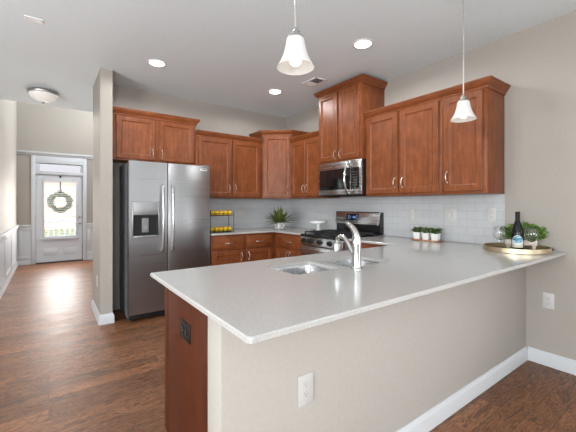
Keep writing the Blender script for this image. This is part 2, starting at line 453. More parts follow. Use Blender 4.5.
# living-area walls behind the camera with window openings
def wall_with_holes(bm, axis, p0, p1, a0, a1, holes, z1):
    xs = sorted(holes); cur = a0
    def add(s0, s1, z0, z1_):
        if axis == 'Y': box(bm, s0, s1, p0, p1, z0, z1_)
        else: box(bm, p0, p1, s0, s1, z0, z1_)
    for h0, h1, z0, zt in xs:
        add(cur, h0, 0, z1); add(h0, h1, 0, z0); add(h0, h1, zt, z1); cur = h1
    add(cur, a1, 0, z1)
b = bmn(); wall_with_holes(b, 'Y', -4.6, -4.5, -4.1, 3.2, [(-2.5, -0.7, 0.7, 2.4), (0.0, 1.4, 0.7, 2.4)], CZ); struct('wall_near', b, M_wall)
b = bmn(); wall_with_holes(b, 'X', -4.1, -4.0, -4.5, 5.85, [(-1.75, 0.55, 0.6, 2.4)], CZ); struct('wall_left', b, M_wall)
def sash(name, axis, p, a0, a1, z0, z1):
    b = bmn()
    def add(s0, s1, q0, q1):
        if axis == 'Y': box(b, s0, s1, p, p+0.04, q0, q1, 0.004)
        else: box(b, p, p+0.04, s0, s1, q0, q1, 0.004)
    for s in (a0, (a0+a1)/2-0.02, a1-0.05): add(s, s+0.05, z0, z1)
    for q in (z0, (z0+z1)/2-0.02, z1-0.05): add(a0, a1, q, q+0.05)
    struct(name, b, M_white)
sash('window_1', 'Y', -4.58, -2.5, -0.7, 0.7, 2.4); sash('window_2', 'Y', -4.58, 0.0, 1.4, 0.7, 2.4)
sash('window_3', 'X', -4.08, -1.75, 0.55, 0.6, 2.4); sash('window_5', 'X', 3.26, -3.2, -0.9, 0.1, 2.12); sash('window_4', 'X', 2.28, 6.9, 8.3, 3.2, 4.6)

# opaque white sheets added in the living-area windows to shut out sky light
for nm, a in (('window_sky_block_1', (-2.5, -0.7, -4.53, -4.52, 0.7, 2.4)), ('window_sky_block_2', (0.0, 1.4, -4.53, -4.52, 0.7, 2.4)), ('window_sky_block_3', (-4.03, -4.02, -1.75, 0.55, 0.6, 2.4)), ('window_sky_block_5', (3.22, 3.23, -3.2, -0.9, 0.1, 2.12))):
    b = bmn(); box(b, *a); struct(nm, b, M_fitting)

# peninsula half wall
b = bmn(); box(b, 0.476, XR, YP, 1.166, 0, 0.892, 0.004); struct('wall_peninsula', b, M_halfwall)
# baseboards
BBP = [(0, 0), (0.016, 0), (0.016, 0.078), (0.013, 0.086), (0.008, 0.094), (0.006, 0.107), (0, 0.107)]
def baseboard(name, path, side=1):
    b = bmn(); sweep(b, path, BBP, 0, side); struct(name, b, M_white)
baseboard('baseboard_peninsula', [(0.476, 1.166), (0.476, YP), (XR-0.002, YP)], 1)
baseboard('baseboard_right', [(XR, YP-0.017), (XR, -0.85)], 1)
baseboard('baseboard_stub', [(0.44, 4.72), (0.44, 4.0), (0.556, 4.0), (0.556, 4.4)], 1)
baseboard('baseboard_near', [(3.18, -4.5), (-4.0, -4.5)], 1)
# backsplash and its thin edge
b = bmn(); box(b, XR-0.008, XR, 1.203, YB, 0.917, 1.37); struct('trim_backsplash_right', b, M_tileR)
b = bmn(); box(b, 1.6, XR-0.008, YB-0.008, YB, 0.917, 1.37); struct('trim_backsplash_back', b, M_tileB)

# hall: wainscot and chair rail on the left wall and the front wall
b = bmn()
box(b, -0.55, -0.542, 5.87, 8.95, 0.10, 0.86)
y = 8.70
while y > 5.98:
    box(b, -0.542, -0.535, y-0.10, y, 0.14, 0.80, 0.001); y -= 1.04
box(b, -0.542, -0.535, 5.87, 8.95, 0.74, 0.82, 0.001); box(b, -0.542, -0.535, 5.87, 8.95, 0.10, 0.19, 0.001)
struct('trim_wainscot_left', b, M_white)
b = bmn(); box(b, -0.55, -0.51, 5.87, 8.95, 0.82, 0.86, 0.006); box(b, -0.55, -0.522, 5.87, 8.95, 0.79, 0.83, 0.005); struct('trim_chair_rail_left', b, M_white)
baseboard('baseboard_left', [(-0.545, 5.86), (-0.545, YD)], 1)
b = bmn()
for x0, x1 in ((-0.54, -0.315), (0.71, 2.18)):
    box(b, x0, x1, YD-0.008, YD, 0.10, 0.85); box(b, x0, x1, YD-0.02, YD, 0.74, 0.82, 0.002); box(b, x0, x1, YD-0.02, YD, 0.1, 0.19, 0.002)
    box(b, x0, x1, YD-0.035, YD, 0.82, 0.85, 0.005)
    x = x0+0.02
    while x < x1-0.06: box(b, x, x+0.06, YD-0.018, YD, 0.14, 0.78, 0.002); x += 0.55
struct('trim_wainscot_front', b, M_white)
for nm, x0, x1 in (('baseboard_front_west', -0.53, -0.315), ('baseboard_front_east', 0.71, 2.18)):
    baseboard(nm, [(x0, YD-0.008), (x1, YD-0.008)], 1)
b = bmn(); box(b, -0.548, 2.198, YD-0.045, YD, 2.385, 2.43, 0.008); box(b, -0.548, 2.198, YD-0.02, YD, 2.35, 2.39, 0.004); struct('trim_ledge', b, M_white)

# front door, casing and transom
b = bmn()
box(b, DX0-0.075, DX0, YD-0.02, YD+0.14, 0, 2.345, 0.003); box(b, DX1, DX1+0.075, YD-0.02, YD+0.14, 0, 2.345, 0.003)
box(b, DX0, DX1, YD-0.02, YD+0.14, TZ1, 2.345, 0.003); box(b, DX0, DX1, YD-0.015, YD+0.14, DZ, TZ0, 0.003)
struct('trim_door_casing', b, M_doorwhite)
b = bmn(); box(b, DX0, DX1, YD+0.05, YD+0.056, TZ0, TZ1); struct('window_transom', b, M_paneglass)
b = bmn(); box(b, DX0, -0.155, YD, YD+0.05, TZ0, TZ1, 0.002); box(b, 0.575, DX1, YD, YD+0.05, TZ0, TZ1, 0.002); struct('trim_transom', b, M_doorwhite)
b = bmn(); box(b, DX0, DX1, YD-0.03, YD+0.14, 0.0, 0.022, 0.004); struct('trim_threshold', b, mat('bronze_threshold', (0.05, 0.04, 0.035), 0.5))
GX0, GX1, GZ0, GZ1 = -0.08, 0.50, 0.585, 1.79
b = bmn(); y0, y1 = YD+0.01, YD+0.055
box(b, DX0+.004, GX0, y0, y1, 0.025, DZ-.004); box(b, GX1, DX1-.004, y0, y1, 0.025, DZ-.004)
box(b, GX0, GX1, y0, y1, 0.025, GZ0); box(b, GX0, GX1, y0, y1, GZ1, DZ-.004)
for x0, x1 in ((-0.10, 0.16), (0.26, 0.52)):            # two shallow raised panels below the glass
    box(b, x0, x1, y0-0.003, y0, 0.16, 0.32, 0.002); box(b, x0+0.02, x1-0.02, y0-0.0045, y0, 0.18, 0.30, 0.002)
door = struct('door_1', b, M_doorwhite)
b = bmn()
for x0, x1, z0, z1 in ((GX0-.03, GX0, GZ0-.03, GZ1+.03), (GX1, GX1+.03, GZ0-.03, GZ1+.03), (GX0, GX1, GZ0-.03, GZ0), (GX0, GX1, GZ1, GZ1+.03)):
    box(b, x0, x1, y0-0.014, y0, z0, z1, 0.003)
box(b, GX0-.05, GX1+.05, y0-0.05, y0, GZ0-0.075, GZ0-0.025, 0.006)
obj('glass_frame', b, M_doorwhite, door)
b = bmn(); box(b, GX0, GX1, YD+0.040, YD+0.045, GZ0, GZ1); obj('glass_pane', b, M_paneglass, door)
b = bmn(); z0_ = GZ0+0.02
while z0_ < GZ1-.02: hexa(b, [(x, yy, z+dz) for dz in (0, 0.002) for (x, yy, z) in ((GX0+.003, YD+0.012, z0_), (GX1-.003, YD+0.012, z0_), (GX1-.003, YD+0.030, z0_+.011), (GX0+.003, YD+0.030, z0_+.011))]); z0_ += 0.04
obj('blind_slats', b, M_white, door)
for zz in (1.0, 0.86):
    b = bmn(); lathe(b, [(0.028, 0), (0.028, 0.008), (0.012, 0.012), (0.012, 0.035)] + ([(0.027, 0.042), (0.027, 0.06), (0.01, 0.068)] if zz < 0.9 else [(0.016, 0.036), (0.01, 0.042)]), (0.577, y0, zz), 16, (0, -1, 0))
    obj('door_knob' if zz < 0.9 else 'deadbolt', b, M_greynickel, door)
for zz in (0.25, 1.0, 1.76):
    b = bmn(); tube(b, [(DX0-.002, YD-.008, zz-.05), (DX0-.002, YD-.008, zz+.05)], 0.009, 8); obj('hinge', b, M_greynickel, door)
b = bmn(); box(b, 0.185, 0.222, y0-0.012, y0, 1.885, 1.935, 0.004); obj('hook', b, M_blackplastic, door)

# outside the front door: porch, lawn, brick house, wreath
b = bmn(); box(b, -1.5, 2.2, 9.1, 10.9, -0.16, -0.02); struct('floor_porch', b, M_concrete)
b = bmn(); box(b, -14, 14, 10.9, 40, -0.4, -0.15); o = struct('ground_lawn', b, M_lawn)
b = bmn(); R, r = 0.175, 0.058
WR = Vector((0.207, 9.10, 1.342))
for i in range(750):
    a = random.uniform(0, 2*PI); p = WR + Vector((math.cos(a)*(R+random.uniform(-r, r)), random.uniform(0, .05), math.sin(a)*(R+random.uniform(-r, r))))
    d = Vector((math.cos(a+1.2+random.uniform(-.8, .8)), random.uniform(-.4, .4), math.sin(a+1.2+random.uniform(-.8, .8))))
    leaf(b, p, d, random.uniform(.04, .07), .02, 0, (0, 1, 0), 2)
wr = thing('door_wreath', 'round leafy green wreath hanging behind the glass of the white front door', 'wreath', WR)
obj('leaves', b, M_wreath, wr)
b = bmn(); box(b, 0.192, 0.222, 9.09, 9.094, 1.52, 1.94); obj('ribbon', b, mat('dark_ribbon', (0.03, 0.035, 0.03), 0.7), wr)
hs = thing('brick_house', 'red brick house across the street, seen through the front door glass', 'house', (0.5, 24, -0.15))
b = bmn(); box(b, -6, 7.5, 24, 30, -0.15, 3.0); obj('walls', b, M_brick, hs)
b = bmn(); hexa(b, [(-6.5, 23.5, 3.0), (8, 23.5, 3.0), (8, 30.5, 3.0), (-6.5, 30.5, 3.0), (-6.5, 26.9, 4.2), (8, 26.9, 4.2), (8, 27.1, 4.2), (-6.5, 27.1, 4.2)]); obj('roof', b, M_roof, hs)
for x in (-3.8, 3.4):
    b = bmn(); box(b, x, x+1.2, 23.93, 24.0, 0.9, 2.5, 0.01); f = obj('window_frame', b, M_white, hs)
    b = bmn(); box(b, x+.08, x+1.12, 23.9, 23.94, 1.0, 2.4); obj('pane', b, M_blackglass, f)
pr = thing('porch_railing', 'white slatted porch railing outside the front door', 'railing', (0.3, 10.7, -0.02))
b = bmn(); box(b, -1.4, 2.1, 10.66, 10.74, 0.83, 0.89, .005); box(b, -1.4, 2.1, 10.67, 10.73, 0.08, 0.13, .005); obj('rail', b, M_white, pr)
for i in range(29):
    b = bmn(); box(b, -1.325+i*.118, -1.295+i*.118, 10.685, 10.715, 0.1, 0.85); obj('baluster', b, M_white, pr)
for x in (-1.45, 2.1):
    b = bmn(); box(b, x, x+.12, 10.64, 10.76, -0.02, 1.05, .005); obj('post', b, M_white, pr)

# ------------------------------------------------------------------ cabinets
def door_panel(bm, fr, u0, u1, v0, v1, n0=0.001, t=0.019, st=0.056):
    def ring(i, n): return [fr(u, v, n) for u, v in ((u0+i, v0+i), (u1-i, v0+i), (u1-i, v1-i), (u0+i, v1-i))]
    n1 = n0+t
    ring_loft(bm, [ring(0, n0), ring(0, n1-0.004), ring(0.004, n1), ring(st-0.006, n1), ring(st-0.002, n1-0.003), ring(st+0.008, n1-0.010), ring(st+0.011, n1-0.010)])
def pull(bm, fr, u, v, vertical=True, L=0.095, n0=0.02):
    pts = []
    for i in range(13):
        t = i/12; s = (t-.5)*L; n = n0 + 0.027*math.sin(PI*t)**0.55
        pts.append(fr(u, v+s, n) if vertical else fr(u+s, v, n))
    tube(bm, pts, 0.0048, 8)
    for s in (-L/2, L/2):
        c = fr(u, v+s, n0) if vertical else fr(u+s, v, n0)
        lathe(bm, [(0.008, 0), (0.008, 0.004), (0.005, 0.007)], c, 10, fr.N)
CROWN = [(0.0, 0.0), (0.008, 0.0), (0.011, 0.010), (0.011, 0.016), (0.018, 0.024), (0.026, 0.034), (0.036, 0.048), (0.040, 0.056), (0.040, 0.060), (0.046, 0.064), (0.046, 0.076), (0.0, 0.076)]
def cabinet(label, fr, wd, h, dep, doors=(), drawers=(), name='wall_cabinet', toe=0.0, wood_m=None, group=None, body_poly=None, top_open=False):
    base_pt = fr(wd/2, 0, -dep/2)
    t = thing(name, label, 'cabinet', base_pt, group)
    b = bmn()
    if body_poly:
        plate(b, body_poly, [], fr.o.z, fr.o.z+h, 0.001)
    elif top_open:
        for u0, u1, n0, n1, z0, z1 in ((0, .018, -dep, 0, 0, h), (wd-.018, wd, -dep, 0, 0, h), (.018, wd-.018, -dep, -dep+.012, toe, h), (.018, wd-.018, -dep+.012, -.02, toe, toe+.018), (.018, wd-.018, -.02, 0, toe, h)):
            fbox(b, fr, u0, u1, z0 if z0 else toe, z1, n0, n1)
    else:
        fbox(b, fr, 0, wd, toe, h, -dep, 0, 0.0015)
    obj('body', b, wood_m or M_wood, t)
    if toe:
        b = bmn(); fbox(b, fr, 0.002, wd-0.002, 0, toe, -dep, -0.07); obj('toe_kick', b, M_toe, t)
    for (u0, u1, v0, v1, hu, hv) in doors:
        b = bmn(); door_panel(b, fr, u0, u1, v0, v1); d = obj('door', b, wood_m or M_wood, t)
        if hu is not None:
            b = bmn(); pull(b, fr, hu, hv); obj('handle', b, M_nickel, d)
    for (u0, u1, v0, v1) in drawers:
        b = bmn(); fbox(b, fr, u0, u1, v0, v1, 0.001, 0.02, 0.004); d = obj('drawer', b, M_woodX if abs(fr.U.x) > .5 else M_woodY, t)
        b = bmn(); pull(b, fr, (u0+u1)/2, (v0+v1)/2, False); obj('handle', b, M_nickel, d)
    return t
def crown(t, path, z, side=1, m=None):
    b = bmn(); sweep(b, path, CROWN, z, side); obj('crown', b, m or M_woodX, t)

G = 'cherry wall cabinets'
# right wall (faces -X).  frame: U runs along -Y (left to right seen from the room), N = -X
def frR(x, ystart, z): return Fr((x, ystart, z), (0, -1, 0), (-1, 0, 0))
def frB(xstart, y, z): return Fr((xstart, y, z), (1, 0, 0), (0, -1, 0))
UZ = 1.37
# two-door cabinet right of the microwave
XF = 2.87; YT0, YT1 = 3.195, 2.468
hU = 0.872
A = cabinet('cherry wall cabinet with two doors, right of the microwave', frR(XF, YT1, UZ), 0.883, hU, XR-XF-.002,
    [(0.028, 0.425, 0.022, 0.850, 0.395, 0.13), (0.453, 0.858, 0.022, 0.850, 0.485, 0.13)])
crown(A, [(XF, YT1-.002), (XF, YT1-0.883)], UZ+hU-0.018, 1, M_woodY)
YE = 1.205; yB = YT1-0.885
Bc = cabinet('cherry wall cabinet with one door at the open end of the right wall', frR(XF, yB, UZ), yB-YE, hU, XR-XF-.002,
    [(0.026, yB-YE-0.03, 0.022, 0.850, 0.055, 0.15)])
crown(Bc, [(XF, yB-.001), (XF, YE), (XR-.002, YE)], UZ+hU-0.018, 1, M_woodY)
# tall cabinet above the microwave
XT = 2.81; zT = 1.793; hT = 0.857; wT = YT0-YT1
T = cabinet('tall cherry cabinet over the microwave, reaching the ceiling', frR(XT, YT0, zT), wT, hT, XR-XT-.002,
    [(0.022, wT/2-0.014, 0.02, hT-0.02, wT/2-0.045, 0.085), (wT/2+0.014, wT-0.03, 0.02, hT-0.02, wT/2+0.045, 0.085)])
crown(T, [(XR-.002, YT0), (XT, YT0), (XT, YT1), (XR-.002, YT1)], zT+hT-0.018, 1, M_woodY)
# small two-door cabinet between the microwave and the corner
hS = 0.815; YS = 3.865; wS = YS-YT0-.002
Sm = cabinet('narrow two-door cherry cabinet between corner cabinet and microwave', frR(XF, YS, UZ), wS, hS, XR-XF-.002,
    [(0.022, wS/2-0.004, 0.022, hS-0.02, wS/2-0.035, 0.13), (wS/2+0.004, wS-0.022, 0.022, hS-0.02, wS/2+0.035, 0.13)])
crown(Sm, [(XF, YS), (XF, YT0+.003)], UZ+hS-0.018, 1, M_woodY)
# corner cabinet with a diagonal face
YU = 4.14; CA = Vector((2.545, YU)); CB = Vector((XF, 3.867)); hC = 0.94
Ud = (CB-CA).normalized(); Nd = Vector((Ud.y, -Ud.x)); wd_ = (CB-CA).length
Cc = cabinet('diagonal corner wall cabinet with one cherry door', Fr((CA.x, CA.y, UZ), (Ud.x, Ud.y, 0), (Nd.x, Nd.y, 0)), wd_, hC, 0.3,
    [(0.02, wd_-0.02, 0.022, hC-0.02, wd_-0.055, 0.13)],
    body_poly=[(CA.x, YB-.002), (CA.x, CA.y), (CB.x, CB.y), (XR-.002, CB.y), (XR-.002, YB-.002)])
crown(Cc, [(CA.x, YB-.002), tuple(CA), tuple(CB), (XR-.002, CB.y)], UZ+hC-0.018, 1)
# back wall two-door cabinet
X0b = 1.535; wB = CA.x-X0b-.002; hB = 0.815
Bk = cabinet('two-door cherry wall cabinet between fridge and corner', frB(X0b, YU, UZ), wB, hB, YB-YU-.002,
    [(0.03, 0.497, 0.022, hB-0.02, 0.462, 0.13), (0.521, 0.955, 0.022, hB-0.02, 0.558, 0.13)])
crown(Bk, [(X0b+.003, YU), (CA.x-.049, YU)], UZ+hB-0.018, 1)
# cabinet over the fridge
zF = 1.787; hF = 0.53; X0f = 0.575; wF = X0b-X0f-.002
Fc = cabinet('short two-door cherry cabinet above the steel fridge', frB(X0f, YU, zF), wF, hF, YB-YU-.002,
    [(0.035, wF/2-0.02, 0.02, hF-0.025, wF/2-0.055, 0.10), (wF/2+0.02, wF-0.03, 0.02, hF-0.025, wF/2+0.055, 0.10)])
crown(Fc, [(X0f, YU), (X0b-.002, YU), (X0b-.002, YB-.002)], zF+hF-0.018, 1)

# base cabinets
YBF = 3.875; XBF = 2.585; HB = 0.892
cabinet('cherry base cabinet between fridge and corner, two drawers over two doors', frB(1.625, YBF, 0), XBF-1.627, HB, YB-YBF-.002,
    [(0.02, 0.462, 0.125, 0.685, 0.425, 0.60), (0.492, 0.905, 0.125, 0.685, 0.53, 0.60)],
    [(0.02, 0.462, 0.705, 0.862), (0.492, 0.905, 0.705, 0.862)], 'base_cabinet', 0.1)
wR = YBF-YT0-.008
cabinet('cherry base cabinet left of the range, one drawer over two doors', frR(XBF, YBF+.0, 0), wR, HB, XR-XBF-.002,
    [(0.07, 0.07+(wR-.09)/2-.003, 0.125, 0.685, wR/2+.025-.03, 0.60), (0.07+(wR-.09)/2+.003, wR-0.02, 0.125, 0.685, wR/2+.025+.03, 0.60)],
    [(0.07, wR-0.02, 0.705, 0.862)], 'base_cabinet', 0.1)
w3 = YT1-1.72-.008
cabinet('cherry base cabinet right of the range, half hidden behind the peninsula', frR(XBF, YT1-.006, 0), w3, HB, XR-XBF-.002,
    [(0.02, w3-0.03, 0.125, 0.685, 0.06, 0.60)], [(0.02, w3-0.03, 0.705, 0.862)], 'base_cabinet', 0.1)
# peninsula run (fronts face +Y towards the kitchen)
PX = 0.482; YPF = 1.715
frP = Fr((XBF, YPF, 0), (-1, 0, 0), (0, 1, 0)); wP = XBF-PX-.008
L = wP
dl = []
xs = [0.02, 0.52, 1.03, 1.56, L-0.03]
for i in range(4): dl.append((xs[i]+.005, xs[i+1]-.005, 0.125, 0.685, xs[i+1]-.045 if i % 2 == 0 else xs[i]+.045, 0.60))
pc = cabinet('long cherry sink cabinet forming the peninsula under the quartz top', frP, wP, HB, YPF-1.168, dl,
    [(xs[i]+.005, xs[i+1]-.005, 0.705, 0.862) for i in range(4)], 'peninsula_cabinet', 0.14, top_open=True)
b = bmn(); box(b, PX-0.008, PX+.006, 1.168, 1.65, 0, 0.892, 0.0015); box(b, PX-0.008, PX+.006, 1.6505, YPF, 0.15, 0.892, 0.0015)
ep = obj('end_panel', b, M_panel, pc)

# ------------------------------------------------------------------ countertops
ZC0, ZC1 = 0.893, 0.915
XC = 0.434; YN = 0.777; YF = 1.838; XCF = 2.555; YRr = YT1-.004; YRl = YT0+.004
bowls = [(1.022, 1.338, 1.335, 1.625), (1.398, 1.765, 1.310, 1.625)]
b = bmn()
outer = [(XC+.012, YN), (XR-.001, YN), (XR-.001, YRr), (XCF, YRr), (XCF, YF), (XC, YF), (XC, YN+.012)]
plate(b, outer, [rrect(x0, x1, y0, y1, 0.035) for x0, x1, y0, y1 in bowls], ZC0, ZC1, 0.004)
tag(obj('countertop', b, M_quartz, loc=(1.5, 1.3, ZC0), smooth=False), 'large speckled pale quartz countertop on the peninsula, with sink cut-outs', 'countertop')
b = bmn()
plate(b, [(1.625, 3.845), (XCF, 3.845), (XCF, YRl), (XR-.001, YRl), (XR-.001, YB-.001), (1.625, YB-.001)], [], ZC0, ZC1, 0.004)
tag(obj('countertop', b, M_quartz, loc=(2.4, 4.1, ZC0), smooth=False), 'pale quartz corner countertop between the fridge and the range', 'countertop')

# sink
sk = thing('kitchen_sink', 'double-bowl stainless steel sink set under the peninsula countertop', 'sink', (1.38, 1.46, ZC0))
for (x0, x1, y0, y1) in bowls:
    b = bmn(); dz = 0.19; g = 0.008
    rings = []
    for ins, z, r in ((-0.02, ZC0-.001, 0.05), (-0.004, ZC0-.001, 0.038), (-0.002, ZC0-.012, 0.038), (0.006, ZC0-dz+.03, 0.045), (0.018, ZC0-dz+.008, 0.05), (0.04, ZC0-dz, 0.04), (0.10, ZC0-dz-.003, 0.02)):
        rings.append([(x, y, z) for x, y in rrect(x0+ins, x1-ins, y0+ins, y1-ins, r)])
    ring_loft(b, rings, True, False, True)
    bw = obj('bowl', b, M_sink, sk)
    b = bmn(); lathe(b, [(0.045, 0), (0.045, 0.003), (0.032, 0.004), (0.028, 0.001)], ((x0+x1)/2, (y0+y1)/2, ZC0-dz-.002), 20); obj('drain', b, M_chrome, bw)

# faucet
FX, FY = 1.402, 1.272
fa = thing('kitchen_faucet', 'single-lever chrome kitchen faucet behind the sink', 'faucet', (FX, FY, ZC1))
b = bmn(); lathe(b, [(0.033, 0), (0.033, 0.006), (0.027, 0.012), (0.0255, 0.03), (0.0245, 0.10), (0.026, 0.135), (0.026, 0.165), (0.022, 0.182), (0.012, 0.19)], (FX, FY, ZC1), 24); obj('body', b, M_chrome, fa)
b = bmn(); pts = curve([(FX, FY+.004, ZC1+.165), (FX, FY+.006, ZC1+.195), (FX, FY+.028, ZC1+.225), (FX, FY+.062, ZC1+.248), (FX, FY+.078, ZC1+.254)], 5)
n = len(pts); tube(b, pts, 0.012, 12, [0.024-0.013*(i/(n-1)) for i in range(n)]); obj('lever', b, M_chrome, fa)
b = bmn(); pts = curve([(FX, FY+.01, ZC1+.06), (FX, FY+.05, ZC1+.115), (FX, FY+.085, ZC1+.158), (FX, FY+.12, ZC1+.172), (FX, FY+.148, ZC1+.158), (FX, FY+.155, ZC1+.13)], 6)
tube(b, pts, 0.0135, 12); obj('spout', b, M_chrome, fa)
b = bmn(); lathe(b, [(0.015, 0), (0.021, 0.008), (0.022, 0.05), (0.017, 0.056)], (FX, FY+.156, ZC1+.136), 18, (0, 0.08, -1)); obj('spray_head', b, M_chrome, fa)

# ------------------------------------------------------------------ fridge
FL, FR_, FYF, FH = 0.688, 1.604, 3.842, 1.752
fg = thing('refrigerator', 'side-by-side stainless steel fridge with ice dispenser', 'refrigerator', ((FL+FR_)/2, 4.15, 0))
b = bmn(); box(b, FL+.005, FR_-.005, FYF+.075, 4.45, 0.03, FH-.012, 0.004); obj('body', b, M_darkgrey, fg)
SP = 1.093; z0, z1 = 0.085, FH
dx0, dx1, dz0, dz1 = 0.722, 1.004, 0.915, 1.306
def frame_door(bm, x0, x1, hole=None):
    bx = lambda a, c, p, q: box(bm, a, c, FYF, FYF+.07, p, q)
    if hole:
        a, c, p, q = hole
        bx(x0, a, z0, z1); bx(c, x1, z0, z1); bx(a, c, z0, p); bx(a, c, q, z1)
        box(bm, a, c, FYF+.062, FYF+.07, p, q)
    else: box(bm, x0, x1, FYF, FYF+.07, z0, z1, 0.006)
b = bmn(); frame_door(b, FL, SP-.004, (dx0, dx1, dz0, dz1)); dl_ = obj('freezer_door', b, M_fridge, fg, smooth=False)
b = bmn(); frame_door(b, SP+.004, FR_); dr_ = obj('fridge_door', b, M_fridge, fg)
b = bmn()
for u0, u1, v0, v1 in ((dx0, dx0+.012, dz0, dz1), (dx1-.012, dx1, dz0, dz1), (dx0, dx1, dz0, dz0+.022)): box(b, u0, u1, FYF-.004, FYF+.06, v0, v1, 0.002)
ds = obj('dispenser', b, M_fridge, fg)
b = bmn(); box(b, dx0+.012, dx1-.012, FYF+.055, FYF+.061, dz0+.022, 1.165); box(b, dx0+.012, dx1-.012, FYF+.002, FYF+.06, 1.150, 1.166); obj('recess', b, M_blackplastic, ds)
b = bmn(); box(b, dx0+.012, dx1-.012, FYF-.002, FYF+.055, 1.166, dz1, 0.003); obj('control_panel', b, mat('dispenser_grey', (0.33, 0.335, 0.34), 0.4, 0.7), ds)
b = bmn(); box(b, dx0+.105, dx1-.105, FYF+.03, FYF+.05, 0.97, 1.13, 0.006); box(b, dx0+.115, dx1-.115, FYF+.02, FYF+.03, 0.985, 1.04, 0.003); obj('paddle', b, mat('paddle_grey', (0.20, 0.205, 0.21), 0.4), ds)
for hx, dd in ((1.033, dl_), (1.142, dr_)):
    b = bmn(); pts = curve([(hx, FYF+.002, 0.755), (hx, FYF-.035, 0.775), (hx, FYF-.058, 0.95), (hx, FYF-.066, 1.12), (hx, FYF-.058, 1.29), (hx, FYF-.035, 1.475), (hx, FYF+.002, 1.495)], 5)
    tube(b, pts, 0.015, 12); obj('handle', b, M_steel, dd)
b = bmn(); box(b, 1.478, 1.565, FYF-.003, FYF+.001, 1.688, 1.716, 0.001); bd = obj('badge', b, mat('badge_silver', (0.82, 0.82, 0.82), 0.35, 0.2), dr_)
b = bmn(); box(b, 1.500, 1.556, FYF-.0045, FYF-.0025, 1.701, 1.709); obj('badge_mark', b, M_darkgrey, dr_)
for x in (FL+.03, FR_-.09):
    b = bmn(); box(b, x, x+.07, FYF+.02, FYF+.13, FH-.012, FH+.012, 0.004); obj('hinge_cover', b, M_darkgrey, fg)
b = bmn(); box(b, FL+.01, FR_-.01, FYF+.03, FYF+.09, 0.03, 0.082, 0.003); 
for i in range(4): box(b, FL+.05, FR_-.05, FYF+.024, FYF+.032, 0.038+i*.011, 0.043+i*.011)
obj('base_grille', b, M_blackplastic, fg)
for x in (FL+.06, FR_-.06):
    for y in (FYF+.10, 4.38):
        b = bmn(); lathe(b, [(0.022, 0), (0.022, 0.01), (0.01, 0.014), (0.01, 0.04)], (x, y, 0), 12); obj('foot', b, M_blackplastic, fg)

# ------------------------------------------------------------------ microwave
MX = 2.795; MZ0, MZ1 = 1.382, 1.790
mw = thing('microwave', 'stainless steel microwave mounted over the range', 'microwave', ((MX+XR)/2, (YT0+YT1)/2, MZ0))
fr = frR(MX, YT0-.010, MZ0); mwW = wT-.007; mh = MZ1-MZ0
b = bmn(); fbox(b, fr, 0, mwW, 0, mh, -(XR-MX-.004), -.025, 0.003); obj('body', b, M_black, mw)
b = bmn()
dw = mwW*0.77; fbox(b, fr, 0, dw, 0.012, mh, -.025, 0, 0.006); d = obj('door', b, M_steel, mw)
b = bmn(); fbox(b, fr, 0.022, dw-0.004, 0.075, mh-0.085, -.004, 0.0025, 0.002); w_ = obj('door_window', b, M_blackglass, d)
b = bmn(); fbox(b, fr, dw*0.45, dw*0.56, mh-.062, mh-.052, 0, 0.0012); obj('badge', b, M_darkgrey, d)
b = bmn(); pts = curve([fr(dw-.03, 0.022, 0), fr(dw-.03, 0.032, 0.018), fr(dw-.028, 0.11, 0.056), fr(dw-.028, mh/2, 0.072), fr(dw-.028, mh-.11, 0.056), fr(dw-.03, mh-.032, 0.018), fr(dw-.03, mh-.022, 0)], 5); tube(b, pts, 0.013, 12); obj('handle', b, M_chrome, d)
b = bmn(); fbox(b, fr, dw+.002, mwW, 0.012, mh, -.025, 0, 0.006); cpn = obj('control_panel', b, M_steel, mw)
b = bmn(); fbox(b, fr, dw+.004, mwW-.034, 0.075, mh-0.085, -.002, 0.002, 0.001); kp = obj('keypad', b, M_blackglass, cpn)
M_key = mat('key_grey', (0.11, 0.095, 0.07), 0.5)
for i in range(7):
    for k in range(3):
        b = bmn(); fbox(b, fr, dw+.022+k*.032, dw+.038+k*.032, 0.085+i*.030, 0.093+i*.030, 0.002, 0.0028); obj('key', b, M_key, cpn)
b = bmn(); fbox(b, fr, 0.0, mwW, 0.0, 0.010, -.30, -.004, 0.002); obj('bottom_vent', b, M_blackplastic, mw)

# ------------------------------------------------------------------ range
RX = 2.545; RY0, RY1 = YT1+.002, YT0-.002
rg = thing('gas_range', 'stainless steel gas range with black grates and rear control panel', 'range', ((RX+XR)/2, (RY0+RY1)/2, 0))
fr = frR(RX, RY1, 0); rw = RY1-RY0
b = bmn(); fbox(b, fr, 0, rw, 0.09, 0.893, -(XR-RX-.015), 0, 0.003); obj('body', b, M_darkgrey, rg)
b = bmn(); fbox(b, fr, 0.01, rw-.01, 0.0, 0.09, -.55, -.05); obj('toe_kick', b, M_black, rg)
b = bmn(); fbox(b, fr, 0, rw, 0.894, 0.922, -(XR-RX-.10), 0.036, 0.004); ct = obj('cooktop', b, M_black, rg)
b = bmn()                                               # sloping front control panel
hexa(b, [fr(0, 0.795, 0.001), fr(rw, 0.795, 0.001), fr(rw, 0.795, 0.045), fr(0, 0.795, 0.045), fr(0, 0.893, 0.001), fr(rw, 0.893, 0.001), fr(rw, 0.893, 0.030), fr(0, 0.893, 0.030)], 0.003)
cp = obj('front_panel', b, M_steel, rg)
for i in range(5):
    u = rw*(0.11, 0.27, 0.5, 0.73, 0.89)[i]; c = fr(u, 0.845, 0.037)
    b = bmn(); lathe(b, [(0.031, 0), (0.031, 0.006), (0.026, 0.010), (0.024, 0.032), (0.016, 0.034)], c, 18, fr.N + Vector((0, 0, .15)))
    k = obj('knob', b, M_blackplastic, cp)
b = bmn(); fbox(b, fr, 0.004, rw-.004, 0.215, 0.785, 0.001, 0.04, 0.005); od = obj('oven_door', b, M_steel, rg)
